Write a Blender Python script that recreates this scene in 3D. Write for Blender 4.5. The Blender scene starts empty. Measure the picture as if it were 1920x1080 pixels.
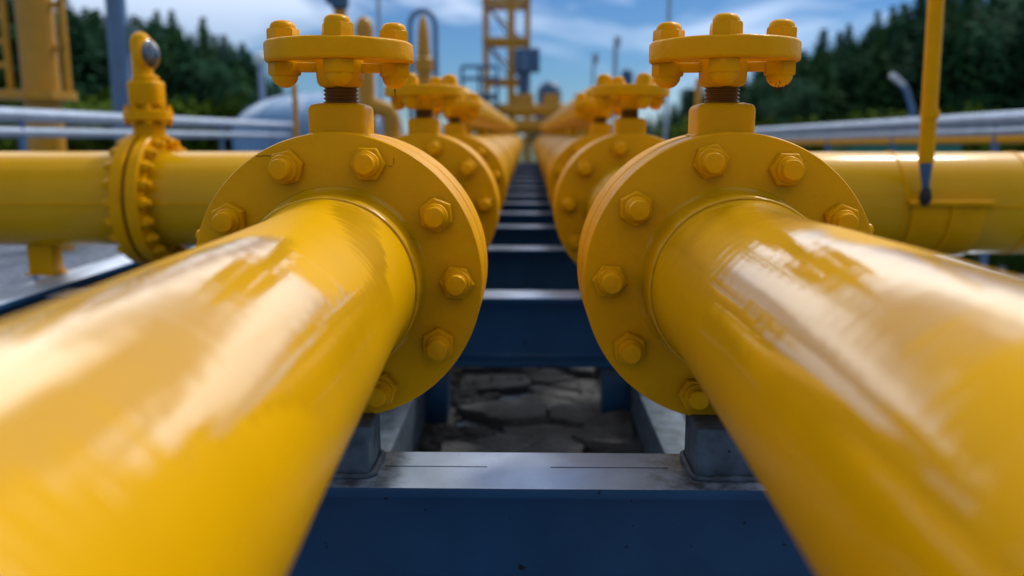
import bpy, bmesh, math, random
from mathutils import Vector, Matrix, Euler, noise
random.seed(7)
R_ = math.radians
PI = math.pi
sc = bpy.context.scene
C = sc.collection

# ------------------------------------------------------------------ camera
F_PX = 1600.0
CAM_H = 1.30
PITCH = R_(10.2); YAW = R_(1.07)
cam_d = bpy.data.cameras.new("camera"); cam = bpy.data.objects.new("camera", cam_d); C.objects.link(cam)
cam.location = (0, 0, CAM_H); cam.rotation_euler = (PI/2 - PITCH, 0, YAW)
cam_d.sensor_width = 36; cam_d.lens = 36*F_PX/1920
cam_d.clip_start = 0.02; cam_d.clip_end = 3000
cam_d.dof.use_dof = True; cam_d.dof.focus_distance = 1.73; cam_d.dof.aperture_fstop = 1.65
sc.camera = cam
_rt = Vector((math.cos(YAW), math.sin(YAW), 0))
_fw = Vector((-math.sin(YAW)*math.cos(PITCH), math.cos(YAW)*math.cos(PITCH), -math.sin(PITCH)))
_up = _rt.cross(_fw)
def ray(px, py):
    return _fw + _rt*((px-960)/F_PX) + _up*((540-py)/F_PX)
def at(px, py, Y):
    d = ray(px, py)
    return Vector((0, 0, CAM_H)) + d*(Y/d.y)

# ------------------------------------------------------------------ light
SUN_EL, SUN_AZ = R_(48), R_(36)          # azimuth from +Y (ahead of the camera) towards +X
w = bpy.data.worlds.new("World"); sc.world = w; w.use_nodes = True
nt = w.node_tree; nt.nodes.clear()
def N(nt, t, **k):
    n = nt.nodes.new(t)
    for a, b in k.items(): setattr(n, a, b)
    return n
sky = N(nt, 'ShaderNodeTexSky', sky_type='NISHITA'); sky.sun_disc = False
sky.sun_elevation = SUN_EL; sky.sun_rotation = SUN_AZ
sky.air_density = 1.0; sky.dust_density = 0.15; sky.ozone_density = 3.5; sky.altitude = 300
tc = N(nt, 'ShaderNodeTexCoord')
sep = N(nt, 'ShaderNodeSeparateXYZ'); nt.links.new(tc.outputs['Generated'], sep.inputs[0])
# cloud layer: project the direction on a plane so that clouds flatten towards the horizon
zz = N(nt, 'ShaderNodeMath', operation='ADD'); zz.inputs[1].default_value = 0.22; nt.links.new(sep.outputs['Z'], zz.inputs[0])
zc = N(nt, 'ShaderNodeMath', operation='MAXIMUM'); zc.inputs[1].default_value = 0.05; nt.links.new(zz.outputs[0], zc.inputs[0])
dx = N(nt, 'ShaderNodeMath', operation='DIVIDE'); nt.links.new(sep.outputs['X'], dx.inputs[0]); nt.links.new(zc.outputs[0], dx.inputs[1])
dy = N(nt, 'ShaderNodeMath', operation='DIVIDE'); nt.links.new(sep.outputs['Y'], dy.inputs[0]); nt.links.new(zc.outputs[0], dy.inputs[1])
cmb = N(nt, 'ShaderNodeCombineXYZ'); nt.links.new(dx.outputs[0], cmb.inputs[0]); nt.links.new(dy.outputs[0], cmb.inputs[1])
n1 = N(nt, 'ShaderNodeTexNoise'); n1.inputs['Scale'].default_value = 0.95; n1.inputs['Detail'].default_value = 5; n1.inputs['Roughness'].default_value = 0.52
n1.inputs['Distortion'].default_value = 0.5
mp = N(nt, 'ShaderNodeMapping'); mp.inputs['Location'].default_value = (3.1, 0.4, 0); nt.links.new(cmb.outputs[0], mp.inputs[0])
nt.links.new(mp.outputs[0], n1.inputs['Vector'])
cr = N(nt, 'ShaderNodeValToRGB'); cr.color_ramp.elements[0].position = 0.43; cr.color_ramp.elements[1].position = 0.54
nt.links.new(n1.outputs['Fac'], cr.inputs[0])
# clouds stay thin near the horizon, thick above
hz = N(nt, 'ShaderNodeMapRange'); hz.inputs['From Min'].default_value = 0.08; hz.inputs['From Max'].default_value = 0.40
hz.inputs['To Min'].default_value = 0.06; hz.inputs['To Max'].default_value = 1.0; hz.clamp = True
nt.links.new(sep.outputs['Z'], hz.inputs['Value'])
cf = N(nt, 'ShaderNodeMath', operation='MULTIPLY'); nt.links.new(cr.outputs[0], cf.inputs[0]); nt.links.new(hz.outputs[0], cf.inputs[1])
# clouds ahead (towards the sun) are brighter than unseen ones added behind as fill
br = N(nt, 'ShaderNodeMapRange'); br.inputs['From Min'].default_value = -0.2; br.inputs['From Max'].default_value = 0.6
br.inputs['To Min'].default_value = 9.0; br.inputs['To Max'].default_value = 46.0; br.clamp = True
nt.links.new(sep.outputs['Y'], br.inputs['Value'])
cc = N(nt, 'ShaderNodeVectorMath', operation='SCALE'); cc.inputs[0].default_value = (0.96, 0.98, 1.0); nt.links.new(br.outputs[0], cc.inputs['Scale'])
mixn = N(nt, 'ShaderNodeMix', data_type='RGBA'); nt.links.new(cf.outputs[0], mixn.inputs['Factor'])
tint = N(nt, 'ShaderNodeVectorMath', operation='MULTIPLY'); tint.inputs[1].default_value = (0.58, 0.90, 1.30)
nt.links.new(sky.outputs[0], tint.inputs[0]); nt.links.new(tint.outputs[0], mixn.inputs['A']); nt.links.new(cc.outputs[0], mixn.inputs['B'])
bg = N(nt, 'ShaderNodeBackground'); bg.inputs['Strength'].default_value = 0.05; nt.links.new(mixn.outputs['Result'], bg.inputs['Color'])
wo = N(nt, 'ShaderNodeOutputWorld'); nt.links.new(bg.outputs[0], wo.inputs['Surface'])

sl = bpy.data.lights.new("sun", 'SUN'); sl.energy = 1.5; sl.angle = R_(7); sl.color = (1.0, 0.955, 0.87)
so = bpy.data.objects.new("sun", sl); C.objects.link(so)
sd = Vector((math.sin(SUN_AZ)*math.cos(SUN_EL), math.cos(SUN_AZ)*math.cos(SUN_EL), math.sin(SUN_EL)))
so.rotation_euler = sd.to_track_quat('Z', 'Y').to_euler(); so.location = sd*30

sc.cycles.diffuse_bounces = 1; sc.cycles.glossy_bounces = 3
sc.view_settings.view_transform = 'Standard'; sc.view_settings.look = 'None'
sc.view_settings.exposure = 0.22; sc.view_settings.gamma = 1.0
try: sc.view_settings.use_curve_mapping = False
except Exception: pass

# ------------------------------------------------------------------ materials
def mat(name, col, rough=0.5, metal=0.0, coat=0.0, coat_rough=0.1, spec=0.5, var=0.0, var_scale=6.0,
        bump=0.0, bump_scale=60.0, stretch=(1, 1, 1), rough_var=0.0, spots=0.0, spot_scale=40, spot_col=(0.01, 0.01, 0.012), coords='Object', ior=1.5, coat_ior=1.5):
    m = bpy.data.materials.new(name); m.use_nodes = True
    nt = m.node_tree; b = nt.nodes['Principled BSDF']
    b.inputs['Base Color'].default_value = (*col, 1); b.inputs['Roughness'].default_value = rough
    b.inputs['Metallic'].default_value = metal; b.inputs['Coat Weight'].default_value = coat
    b.inputs['Coat Roughness'].default_value = coat_rough; b.inputs['Specular IOR Level'].default_value = spec
    b.inputs['IOR'].default_value = ior; b.inputs['Coat IOR'].default_value = coat_ior
    tc = N(nt, 'ShaderNodeTexCoord'); mp = N(nt, 'ShaderNodeMapping'); mp.inputs['Scale'].default_value = stretch
    nt.links.new(tc.outputs[coords], mp.inputs[0])
    colour = None
    if var:
        n = N(nt, 'ShaderNodeTexNoise'); n.inputs['Scale'].default_value = var_scale; n.inputs['Detail'].default_value = 6
        nt.links.new(tc.outputs[coords], n.inputs['Vector'])
        mr = N(nt, 'ShaderNodeMapRange'); mr.inputs['From Min'].default_value = 0.3; mr.inputs['From Max'].default_value = 0.7
        mr.inputs['To Min'].default_value = 1-var; mr.inputs['To Max'].default_value = 1+var
        nt.links.new(n.outputs['Fac'], mr.inputs['Value'])
        vm = N(nt, 'ShaderNodeVectorMath', operation='SCALE'); vm.inputs[0].default_value = col
        nt.links.new(mr.outputs[0], vm.inputs['Scale']); colour = vm.outputs[0]
    if spots:
        n = N(nt, 'ShaderNodeTexNoise'); n.inputs['Scale'].default_value = spot_scale; n.inputs['Detail'].default_value = 3
        nt.links.new(tc.outputs[coords], n.inputs['Vector'])
        r = N(nt, 'ShaderNodeValToRGB'); r.color_ramp.elements[0].position = 0.75-spots; r.color_ramp.elements[1].position = 0.79-spots
        nt.links.new(n.outputs['Fac'], r.inputs[0])
        mx = N(nt, 'ShaderNodeMix', data_type='RGBA'); nt.links.new(r.outputs[0], mx.inputs['Factor'])
        if colour: nt.links.new(colour, mx.inputs['A'])
        else: mx.inputs['A'].default_value = (*col, 1)
        mx.inputs['B'].default_value = (*spot_col, 1); colour = mx.outputs['Result']
    if colour: nt.links.new(colour, b.inputs['Base Color'])
    if rough_var:
        n = N(nt, 'ShaderNodeTexNoise'); n.inputs['Scale'].default_value = 9; n.inputs['Detail'].default_value = 5
        nt.links.new(mp.outputs[0], n.inputs['Vector'])
        mr = N(nt, 'ShaderNodeMapRange'); mr.inputs['To Min'].default_value = max(0.02, rough-rough_var); mr.inputs['To Max'].default_value = rough+rough_var
        nt.links.new(n.outputs['Fac'], mr.inputs['Value']); nt.links.new(mr.outputs[0], b.inputs['Roughness'])
    if bump:
        n = N(nt, 'ShaderNodeTexNoise'); n.inputs['Scale'].default_value = bump_scale; n.inputs['Detail'].default_value = 4
        nt.links.new(mp.outputs[0], n.inputs['Vector'])
        bp = N(nt, 'ShaderNodeBump'); bp.inputs['Strength'].default_value = 1.0; bp.inputs['Distance'].default_value = bump
        nt.links.new(n.outputs['Fac'], bp.inputs['Height']); nt.links.new(bp.outputs[0], b.inputs['Normal'])
        nt.links.new(bp.outputs[0], b.inputs['Coat Normal'])
    return m

YEL = (0.76, 0.392, 0.0002)
M = {}
M['paint'] = mat('yellow_paint', (0.86, 0.395, 0.0001), 0.42, spec=0.05, coat=0.08, coat_rough=0.12, var=0.07, var_scale=9, bump=0.0032, bump_scale=30, rough_var=0.12)
def sheen_patches(m, lo=0.0, off=(0, 0, 0), thr=0.575):
    # uneven varnish: glossy areas and rubbed areas with frayed, brushed edges
    nt = m.node_tree; b = nt.nodes['Principled BSDF']
    tc = N(nt, 'ShaderNodeTexCoord')
    big = N(nt, 'ShaderNodeTexNoise'); big.inputs['Scale'].default_value = 3.3; big.inputs['Detail'].default_value = 1.5; big.inputs['Distortion'].default_value = 0.7
    mpb = N(nt, 'ShaderNodeMapping'); mpb.inputs['Scale'].default_value = (1.0, 0.36, 1.0); mpb.inputs['Location'].default_value = off; nt.links.new(tc.outputs['Object'], mpb.inputs[0]); nt.links.new(mpb.outputs[0], big.inputs['Vector'])
    fine = N(nt, 'ShaderNodeTexNoise'); fine.inputs['Scale'].default_value = 6; fine.inputs['Detail'].default_value = 4
    mpf = N(nt, 'ShaderNodeMapping'); mpf.inputs['Scale'].default_value = (1.0, 20.0, 1.0); nt.links.new(tc.outputs['Object'], mpf.inputs[0]); nt.links.new(mpf.outputs[0], fine.inputs['Vector'])
    ma = N(nt, 'ShaderNodeMath', operation='MULTIPLY_ADD'); ma.inputs[1].default_value = 0.18; nt.links.new(fine.outputs['Fac'], ma.inputs[0]); nt.links.new(big.outputs['Fac'], ma.inputs[2])
    r = N(nt, 'ShaderNodeMapRange'); r.inputs['From Min'].default_value = thr; r.inputs['From Max'].default_value = thr+0.045; r.inputs['To Min'].default_value = lo; r.inputs['To Max'].default_value = 1.0
    r.interpolation_type = 'SMOOTHSTEP'
    nt.links.new(ma.outputs[0], r.inputs['Value'])
    sx = N(nt, 'ShaderNodeSeparateXYZ'); nt.links.new(tc.outputs['Object'], sx.inputs[0])
    up = N(nt, 'ShaderNodeMapRange'); up.inputs['From Min'].default_value = 0.005; up.inputs['From Max'].default_value = 0.075; up.interpolation_type = 'SMOOTHSTEP'; nt.links.new(sx.outputs['Z'], up.inputs['Value'])
    pr = N(nt, 'ShaderNodeMath', operation='MULTIPLY'); nt.links.new(r.outputs[0], pr.inputs[0]); nt.links.new(up.outputs[0], pr.inputs[1])
    nt.links.new(pr.outputs[0], b.inputs['Coat Weight'])
# long pipes: brush marks run round the barrel (object Y is the pipe axis)
M['gloss'] = mat('glossy_yellow_paint', YEL, 0.40, spec=0.03, coat=1.0, coat_rough=0.045, coat_ior=1.85, var=0.05, var_scale=4, bump=0.0009, bump_scale=8, stretch=(1, 4, 1), rough_var=0.08)
sheen_patches(M['gloss'])
M['glossR'] = mat('glossy_yellow_paint', YEL, 0.40, spec=0.03, coat=1.0, coat_rough=0.045, coat_ior=1.85, var=0.05, var_scale=4, bump=0.0009, bump_scale=8, stretch=(1, 4, 1), rough_var=0.08)
sheen_patches(M['glossR'], off=(4.3, 1.7, 2.9), thr=0.512)
M['plain'] = mat('smooth_yellow_paint', YEL, 0.4, spec=0.05, coat=0.32, coat_rough=0.14, coat_ior=1.55, var=0.06, var_scale=3, bump=0.0012, bump_scale=5, stretch=(1, 1, 1), rough_var=0.08)
M['hdr'] = mat('header_yellow_paint', (0.68, 0.345, 0.0002), 0.45, spec=0.06, coat=0.14, coat_rough=0.16, coat_ior=1.5, var=0.06, var_scale=3, bump=0.0012, bump_scale=5, rough_var=0.08)
M['neck'] = mat('brushed_yellow_paint', YEL, 0.36, spec=0.15, coat=0.4, coat_rough=0.14, var=0.06, var_scale=9, bump=0.0026, bump_scale=12, stretch=(1, 9, 1), rough_var=0.14)
M['dull'] = mat('weathered_yellow_paint', (0.56, 0.268, 0.002), 0.45, var=0.12, var_scale=3, coat=0.2)
M['stem'] = mat('greased_brass', (0.20, 0.085, 0.006), 0.38, metal=0.4, var=0.25, var_scale=30, bump=0.0006)
M['steel'] = mat('blue_grey_steel_paint', (0.016, 0.078, 0.185), 0.40, spec=0.3, coat=0.3, coat_rough=0.2, var=0.2, var_scale=4, spots=0.055, spot_scale=38, bump=0.0005, bump_scale=70, rough_var=0.1)
M['galv'] = mat('galvanised_steel', (0.42, 0.50, 0.62), 0.36, metal=0.5, var=0.12, var_scale=5, bump=0.0002, bump_scale=40, rough_var=0.08)
M['lit_top'] = mat('lit_beam_top_steel', (0.55, 0.68, 0.90), 0.32, metal=0.25, coat=0.5, coat_rough=0.25, var=0.18, var_scale=7, bump=0.0006, bump_scale=120, rough_var=0.1, spots=0.02, spot_scale=55)  # beam tops coloured paler, standing in for sky light on them
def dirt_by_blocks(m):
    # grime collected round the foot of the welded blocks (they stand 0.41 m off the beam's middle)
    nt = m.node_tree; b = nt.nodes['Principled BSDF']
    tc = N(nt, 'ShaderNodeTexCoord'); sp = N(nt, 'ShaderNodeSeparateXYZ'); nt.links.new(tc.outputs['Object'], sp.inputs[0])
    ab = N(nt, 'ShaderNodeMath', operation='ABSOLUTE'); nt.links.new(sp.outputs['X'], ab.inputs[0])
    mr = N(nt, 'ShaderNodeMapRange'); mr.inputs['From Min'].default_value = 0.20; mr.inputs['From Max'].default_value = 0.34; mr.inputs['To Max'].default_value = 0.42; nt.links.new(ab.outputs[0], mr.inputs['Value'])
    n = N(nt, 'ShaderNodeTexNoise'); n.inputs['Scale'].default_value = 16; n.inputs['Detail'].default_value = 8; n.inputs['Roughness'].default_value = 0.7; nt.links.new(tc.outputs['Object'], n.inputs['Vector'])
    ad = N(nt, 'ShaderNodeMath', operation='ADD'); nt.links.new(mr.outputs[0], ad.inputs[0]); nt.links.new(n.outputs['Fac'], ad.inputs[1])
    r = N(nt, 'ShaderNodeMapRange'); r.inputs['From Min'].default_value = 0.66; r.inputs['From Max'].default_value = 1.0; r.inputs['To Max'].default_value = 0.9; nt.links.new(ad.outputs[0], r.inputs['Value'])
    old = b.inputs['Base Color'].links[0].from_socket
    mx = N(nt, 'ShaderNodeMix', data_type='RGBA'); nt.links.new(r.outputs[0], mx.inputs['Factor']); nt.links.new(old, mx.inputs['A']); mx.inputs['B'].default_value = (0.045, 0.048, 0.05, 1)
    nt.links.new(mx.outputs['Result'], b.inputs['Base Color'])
dirt_by_blocks(M['lit_top'])
M['grime'] = mat('weathered_block_steel', (0.09, 0.125, 0.17), 0.6, metal=0.2, var=0.45, var_scale=22, bump=0.002, bump_scale=110, spots=0.05, spot_scale=60)
M['bluepole'] = mat('blue_grey_pole_paint', (0.10, 0.20, 0.38), 0.4, var=0.1)
M['greycab'] = mat('blue_grey_cabinet_paint', (0.05, 0.13, 0.26), 0.5, var=0.1)
M['paleblue'] = mat('pale_blue_grey_mast_paint', (0.32, 0.42, 0.58), 0.4, var=0.1)
M['crack'] = mat('cracked_paint_edge', (0.09, 0.04, 0.004), 0.7)
M['dark'] = mat('black_rubber', (0.012, 0.014, 0.02), 0.55)
M['glass'] = mat('gauge_glass', (0.03, 0.04, 0.06), 0.1, metal=0.2, coat=1.0)
M['green'] = mat('teal_green_paint', (0.02, 0.20, 0.15), 0.5, var=0.1)
M['pale'] = mat('pale_tank_paint', (0.16, 0.32, 0.56), 0.4, var=0.08)
M['lampwhite'] = mat('white_lamp_glass', (0.7, 0.74, 0.8), 0.3)
M['bark'] = mat('bark', (0.035, 0.025, 0.018), 0.9, var=0.3)

def foliage(name, col, var):
    m = mat(name, col, 0.8, var=var, var_scale=0.6, spec=0.06)
    return m
M['fir'] = foliage('dark_fir_needles', (0.026, 0.088, 0.044), 0.5)
M['fir2'] = foliage('mid_fir_needles', (0.036, 0.108, 0.034), 0.5)
M['leaf'] = foliage('bush_leaves', (0.085, 0.14, 0.012), 0.5)
M['grass'] = foliage('grass_blades', (0.035, 0.075, 0.012), 0.5)

def ground_mat():
    m = bpy.data.materials.new('gravel_and_grass'); m.use_nodes = True
    nt = m.node_tree; b = nt.nodes['Principled BSDF']; b.inputs['Roughness'].default_value = 0.9
    tc = N(nt, 'ShaderNodeTexCoord')
    v = N(nt, 'ShaderNodeTexVoronoi'); v.inputs['Scale'].default_value = 22; nt.links.new(tc.outputs['Object'], v.inputs['Vector'])
    r = N(nt, 'ShaderNodeValToRGB'); nt.links.new(v.outputs['Color'], r.inputs[0])
    r.color_ramp.elements[0].color = (0.06, 0.08, 0.12, 1); r.color_ramp.elements[1].color = (0.22, 0.27, 0.36, 1)
    n = N(nt, 'ShaderNodeTexNoise'); n.inputs['Scale'].default_value = 0.35; n.inputs['Detail'].default_value = 6; nt.links.new(tc.outputs['Object'], n.inputs['Vector'])
    g = N(nt, 'ShaderNodeTexNoise'); g.inputs['Scale'].default_value = 5; g.inputs['Detail'].default_value = 5; nt.links.new(tc.outputs['Object'], g.inputs['Vector'])
    gr = N(nt, 'ShaderNodeValToRGB'); nt.links.new(g.outputs['Fac'], gr.inputs[0])
    gr.color_ramp.elements[0].color = (0.022, 0.04, 0.008, 1); gr.color_ramp.elements[1].color = (0.06, 0.10, 0.02, 1)
    # grass takes over beyond the gravel yard
    ln = N(nt, 'ShaderNodeSeparateXYZ'); nt.links.new(tc.outputs['Object'], ln.inputs[0])
    mr = N(nt, 'ShaderNodeMapRange'); mr.inputs['From Min'].default_value = 23; mr.inputs['From Max'].default_value = 27
    nt.links.new(ln.outputs['Y'], mr.inputs['Value'])
    ad = N(nt, 'ShaderNodeMath', operation='ADD'); nt.links.new(mr.outputs[0], ad.inputs[0])
    nr = N(nt, 'ShaderNodeMapRange'); nr.inputs['From Min'].default_value = 0.62; nr.inputs['From Max'].default_value = 0.68; nt.links.new(n.outputs['Fac'], nr.inputs['Value'])
    nt.links.new(nr.outputs[0], ad.inputs[1]); ad.use_clamp = True
    mx = N(nt, 'ShaderNodeMix', data_type='RGBA'); nt.links.new(ad.outputs[0], mx.inputs['Factor'])
    nt.links.new(r.outputs[0], mx.inputs['A']); nt.links.new(gr.outputs[0], mx.inputs['B'])
    nt.links.new(mx.outputs['Result'], b.inputs['Base Color'])
    bp = N(nt, 'ShaderNodeBump'); bp.inputs['Distance'].default_value = 0.02; nt.links.new(v.outputs['Distance'], bp.inputs['Height']); nt.links.new(bp.outputs[0], b.inputs['Normal'])
    return m
M['ground'] = ground_mat()
M['stone'] = mat('flagstone', (0.075, 0.076, 0.08), 0.8, var=0.5, var_scale=9, bump=0.03, bump_scale=16, spots=0.06, spot_scale=11, spot_col=(0.05, 0.05, 0.05))
M['rubble'] = mat('dark_rubble', (0.04, 0.04, 0.043), 0.85, var=0.6, var_scale=9, bump=0.01, bump_scale=30)
M['hill'] = mat('wooded_hill', (0.018, 0.034, 0.012), 0.95, var=0.4, var_scale=0.3)

# ------------------------------------------------------------------ mesh helpers
AX = {'Z': Matrix.Identity(4), 'Y': Matrix.Rotation(-PI/2, 4, 'X'), '-Y': Matrix.Rotation(PI/2, 4, 'X'),
      'X': Matrix.Rotation(PI/2, 4, 'Y'), '-Z': Matrix.Rotation(PI, 4, 'X')}
class MB:
    def __init__(s): s.bm = bmesh.new()
    def lathe(s, prof, axis='Z', o=(0, 0, 0), seg=48, closed=False, sq=0.0, phase=0.0):
        """profile of (r, h) turned about an axis; sq > 0 squares the section (superellipse)"""
        mt = Matrix.Translation(o) @ (AX[axis] if isinstance(axis, str) else axis)
        rings = []
        for r, h in prof:
            ring = []
            for i in range(seg):
                a = 2*PI*i/seg + phase; ca, sa = math.cos(a), math.sin(a)
                k = 1.0
                if sq:
                    p = 2 + sq
                    k = 1/((abs(ca)**p + abs(sa)**p)**(1/p))
                ring.append(s.bm.verts.new(mt @ Vector((r*k*ca, r*k*sa, h))))
            rings.append(ring)
        n = len(rings)
        for j in range(n if closed else n-1):
            A, B = rings[j], rings[(j+1) % n]
            for i in range(seg):
                s.bm.faces.new((A[i], A[(i+1) % seg], B[(i+1) % seg], B[i]))
        if not closed:
            s.bm.faces.new(rings[0][::-1]); s.bm.faces.new(rings[-1])
        return s
    def box(s, c, d, bev=0.0, rot=None, seg=2):
        m = Matrix.Translation(c) @ (rot.to_4x4() if rot else Matrix.Identity(4)) @ Matrix.Diagonal((d[0], d[1], d[2], 1))
        t = bmesh.new(); bmesh.ops.create_cube(t, size=1, matrix=m)
        if bev: bmesh.ops.bevel(t, geom=t.edges[:], offset=bev, segments=seg, profile=0.6, affect='EDGES')
        s._merge(t); return s
    def prism(s, pts, lo, hi, axis='Z', bev=0.0):
        """polygon in (a, b) pulled from lo to hi along an axis ('X': a=y b=z, 'Y': a=x b=z, 'Z': a=x b=y)"""
        def P(a, b, h): return {'X': (h, a, b), 'Y': (a, h, b), 'Z': (a, b, h)}[axis]
        t = bmesh.new()
        A = [t.verts.new(P(a, b, lo)) for a, b in pts]; B = [t.verts.new(P(a, b, hi)) for a, b in pts]
        n = len(pts)
        t.faces.new(A[::-1]); t.faces.new(B)
        for i in range(n): t.faces.new((A[i], A[(i+1) % n], B[(i+1) % n], B[i]))
        bmesh.ops.recalc_face_normals(t, faces=t.faces[:])
        if bev: bmesh.ops.bevel(t, geom=t.edges[:], offset=bev, segments=2, profile=0.6, affect='EDGES')
        s._merge(t); return s
    def tube(s, pts, r, seg=12, cap=True):
        pts = [Vector(p) for p in pts]; rs = r if isinstance(r, (list, tuple)) else [r]*len(pts)
        rings = []; prev = None
        for i, p in enumerate(pts):
            if i == 0: d = pts[1]-p
            elif i == len(pts)-1: d = p-pts[-2]
            else: d = (pts[i+1]-p).normalized() + (p-pts[i-1]).normalized()
            d.normalize()
            if prev is None: u = d.orthogonal().normalized()
            else:
                u = prev - d*prev.dot(d)
                u = u.normalized() if u.length > 1e-6 else d.orthogonal().normalized()
            prev = u; v = d.cross(u)
            rings.append([s.bm.verts.new(p + (u*math.cos(2*PI*k/seg) + v*math.sin(2*PI*k/seg))*rs[i]) for k in range(seg)])
        for A, B in zip(rings, rings[1:]):
            for k in range(seg): s.bm.faces.new((A[k], A[(k+1) % seg], B[(k+1) % seg], B[k]))
        if cap: s.bm.faces.new(rings[0][::-1]); s.bm.faces.new(rings[-1])
        return s
    def _merge(s, t):
        me = bpy.data.meshes.new('tmp'); t.to_mesh(me); t.free(); s.bm.from_mesh(me); bpy.data.meshes.remove(me)
    def xf(s, m):
        bmesh.ops.transform(s.bm, matrix=m, verts=s.bm.verts[:]); return s
    def wobble(s, amp, scale, seed=0.0):
        off = Vector((seed*7.3, seed*3.1, seed*5.7))
        for v in s.bm.verts:
            v.co += noise.noise_vector(v.co*scale + off)*amp
        return s
    def mesh(s, name, m, angle=35):
        bmesh.ops.recalc_face_normals(s.bm, faces=s.bm.faces[:])
        me = bpy.data.meshes.new(name); s.bm.to_mesh(me); s.bm.free()
        for p in me.polygons: p.use_smooth = True
        me.set_sharp_from_angle(angle=R_(angle))
        me.materials.append(m); return me
    def build(s, name, m, parent=None, loc=(0, 0, 0), rot=(0, 0, 0), angle=35):
        return put(s.mesh(name, m, angle), name, parent, loc, rot)
def put(me, name, parent=None, loc=(0, 0, 0), rot=(0, 0, 0), scale=None):
    o = bpy.data.objects.new(name, me); C.objects.link(o); o.parent = parent; o.location = loc; o.rotation_euler = rot
    if scale: o.scale = scale
    return o
def tag(o, label, cat, group=None):
    o['label'] = label; o['category'] = cat
    if group: o['group'] = group
    return o
def thing(name, label, cat, loc=(0, 0, 0), rot=(0, 0, 0), group=None):
    o = bpy.data.objects.new(name, None); C.objects.link(o); o.empty_display_size = 0.1
    o.location = loc; o.rotation_euler = rot
    return tag(o, label, cat, group)
def structure(o): o['kind'] = 'structure'; return o
def copy_tree(o, parent=None):
    c = o.copy(); C.objects.link(c); c.parent = parent
    for ch in list(o.children): copy_tree(ch, c)
    return c

# ------------------------------------------------------------------ ground
BEAM_TOP = CAM_H - 0.70
mb = MB()
bmesh.ops.create_grid(mb.bm, x_segments=60, y_segments=60, size=600)
structure(mb.build('ground', M['ground']))

# ------------------------------------------------------------------ valve meshes (shared)
FR = 0.305          # flange radius
FT = 0.113          # one flange plate
GAP = 0.020
def flange_mesh():
    b = 0.007
    prof = [(0.12, 0), (FR-b, 0), (FR-b*0.3, b*0.3), (FR, b), (FR, FT-b), (FR-b*0.3, FT-b*0.3), (FR-b, FT), (0.12, FT)]
    return MB().lathe(prof, 'Y', seg=160).mesh('flange', M['paint'], 25)
ME_FL = flange_mesh()
ME_GASKET = MB().lathe([(0.10, 0), (FR-0.035, 0), (FR-0.035, GAP), (0.10, GAP)], 'Y', seg=96).mesh('gasket', M['stem'])
def hexprof(mb, af, h, axis, o, ch=0.12, ph=0.0):
    r = af/2/math.cos(PI/6)
    # chamfered hexagon: straight prism, then a cone that trims the corners
    mb.lathe([(r*0.98, 0), (r, h*0.06), (r, h*(1-ch*1.6)), (r*0.955, h*(1-ch*0.5)), (r*0.88, h)], axis, o, seg=6, phase=ph)
def bev_edges(mb, off=0.0016):
    bmesh.ops.recalc_face_normals(mb.bm, faces=mb.bm.faces[:])
    bmesh.ops.bevel(mb.bm, geom=[e for e in mb.bm.edges if len(e.link_faces) == 2 and e.calc_face_angle(0) > 0.5], offset=off, segments=2, affect='EDGES')
def stud_mesh(seed):
    rnd = random.Random(seed); k = rnd.uniform(0.94, 1.06); h = rnd.uniform(0.050, 0.061); y = 2*FT+GAP
    c = 0.0275*k; q = 0.0205
    prof = [(0.011, -y-0.046), (0.0185, -y-0.041), (0.0185, 0.018), (c, 0.0185), (c*1.0, 0.029), (c*0.94, 0.0325), (0.0228, 0.0335), (0.0222, 0.0375), (q, 0.0385),
            (q, h-0.003), (q*0.93, h-0.0008), (q*0.80, h), (0.0004, h+0.0006)]
    return MB().lathe(prof, '-Y', (rnd.uniform(-.0025, .0025), 0, rnd.uniform(-.0025, .0025)), seg=28).wobble(0.0012, 60, seed).mesh('bolt', M['paint'], 32)
def nut_mesh(seed, af=0.065, h=0.022):
    rnd = random.Random(50+seed); mb = MB()
    hexprof(mb, af, h, '-Y', (0, 0, 0), 0.2, rnd.uniform(0, PI/3)); bev_edges(mb, 0.0008)
    return mb.wobble(0.0009, 45, seed).mesh('nut', M['paint'], 40)
ME_STUD = [stud_mesh(i+1) for i in range(5)]
ME_NUT = [nut_mesh(i) for i in range(5)]
def cap_nut_mesh(seed, up=True):
    rnd = random.Random(100+seed); ax = 'Z' if up else '-Z'
    mb = MB()
    ph = rnd.uniform(0, PI/3)
    r = 0.0345
    mb.lathe([(r, 0), (r, 0.0255), (r*0.93, 0.0285)], ax, seg=6, phase=ph)
    bev_edges(mb, 0.0016)
    q = 0.0275
    t = [(q, 0.024), (q, 0.029)]
    hh = 0.016 if up else 0.024
    for i in range(1, 8):
        a = PI/2*i/7.0; t.append((max(q*math.cos(a)**(0.55 if up else 1.0), 0.0004), 0.029+hh*math.sin(a)))
    mb.lathe(t, ax, seg=20)
    mb.wobble(0.0014, 45, seed)
    return mb.mesh('cap_nut', M['paint'], 40)
ME_CAP_UP = [cap_nut_mesh(i, True) for i in range(4)]
ME_CAP_DN = [cap_nut_mesh(i+10, False) for i in range(4)]
WR = 0.157
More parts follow.
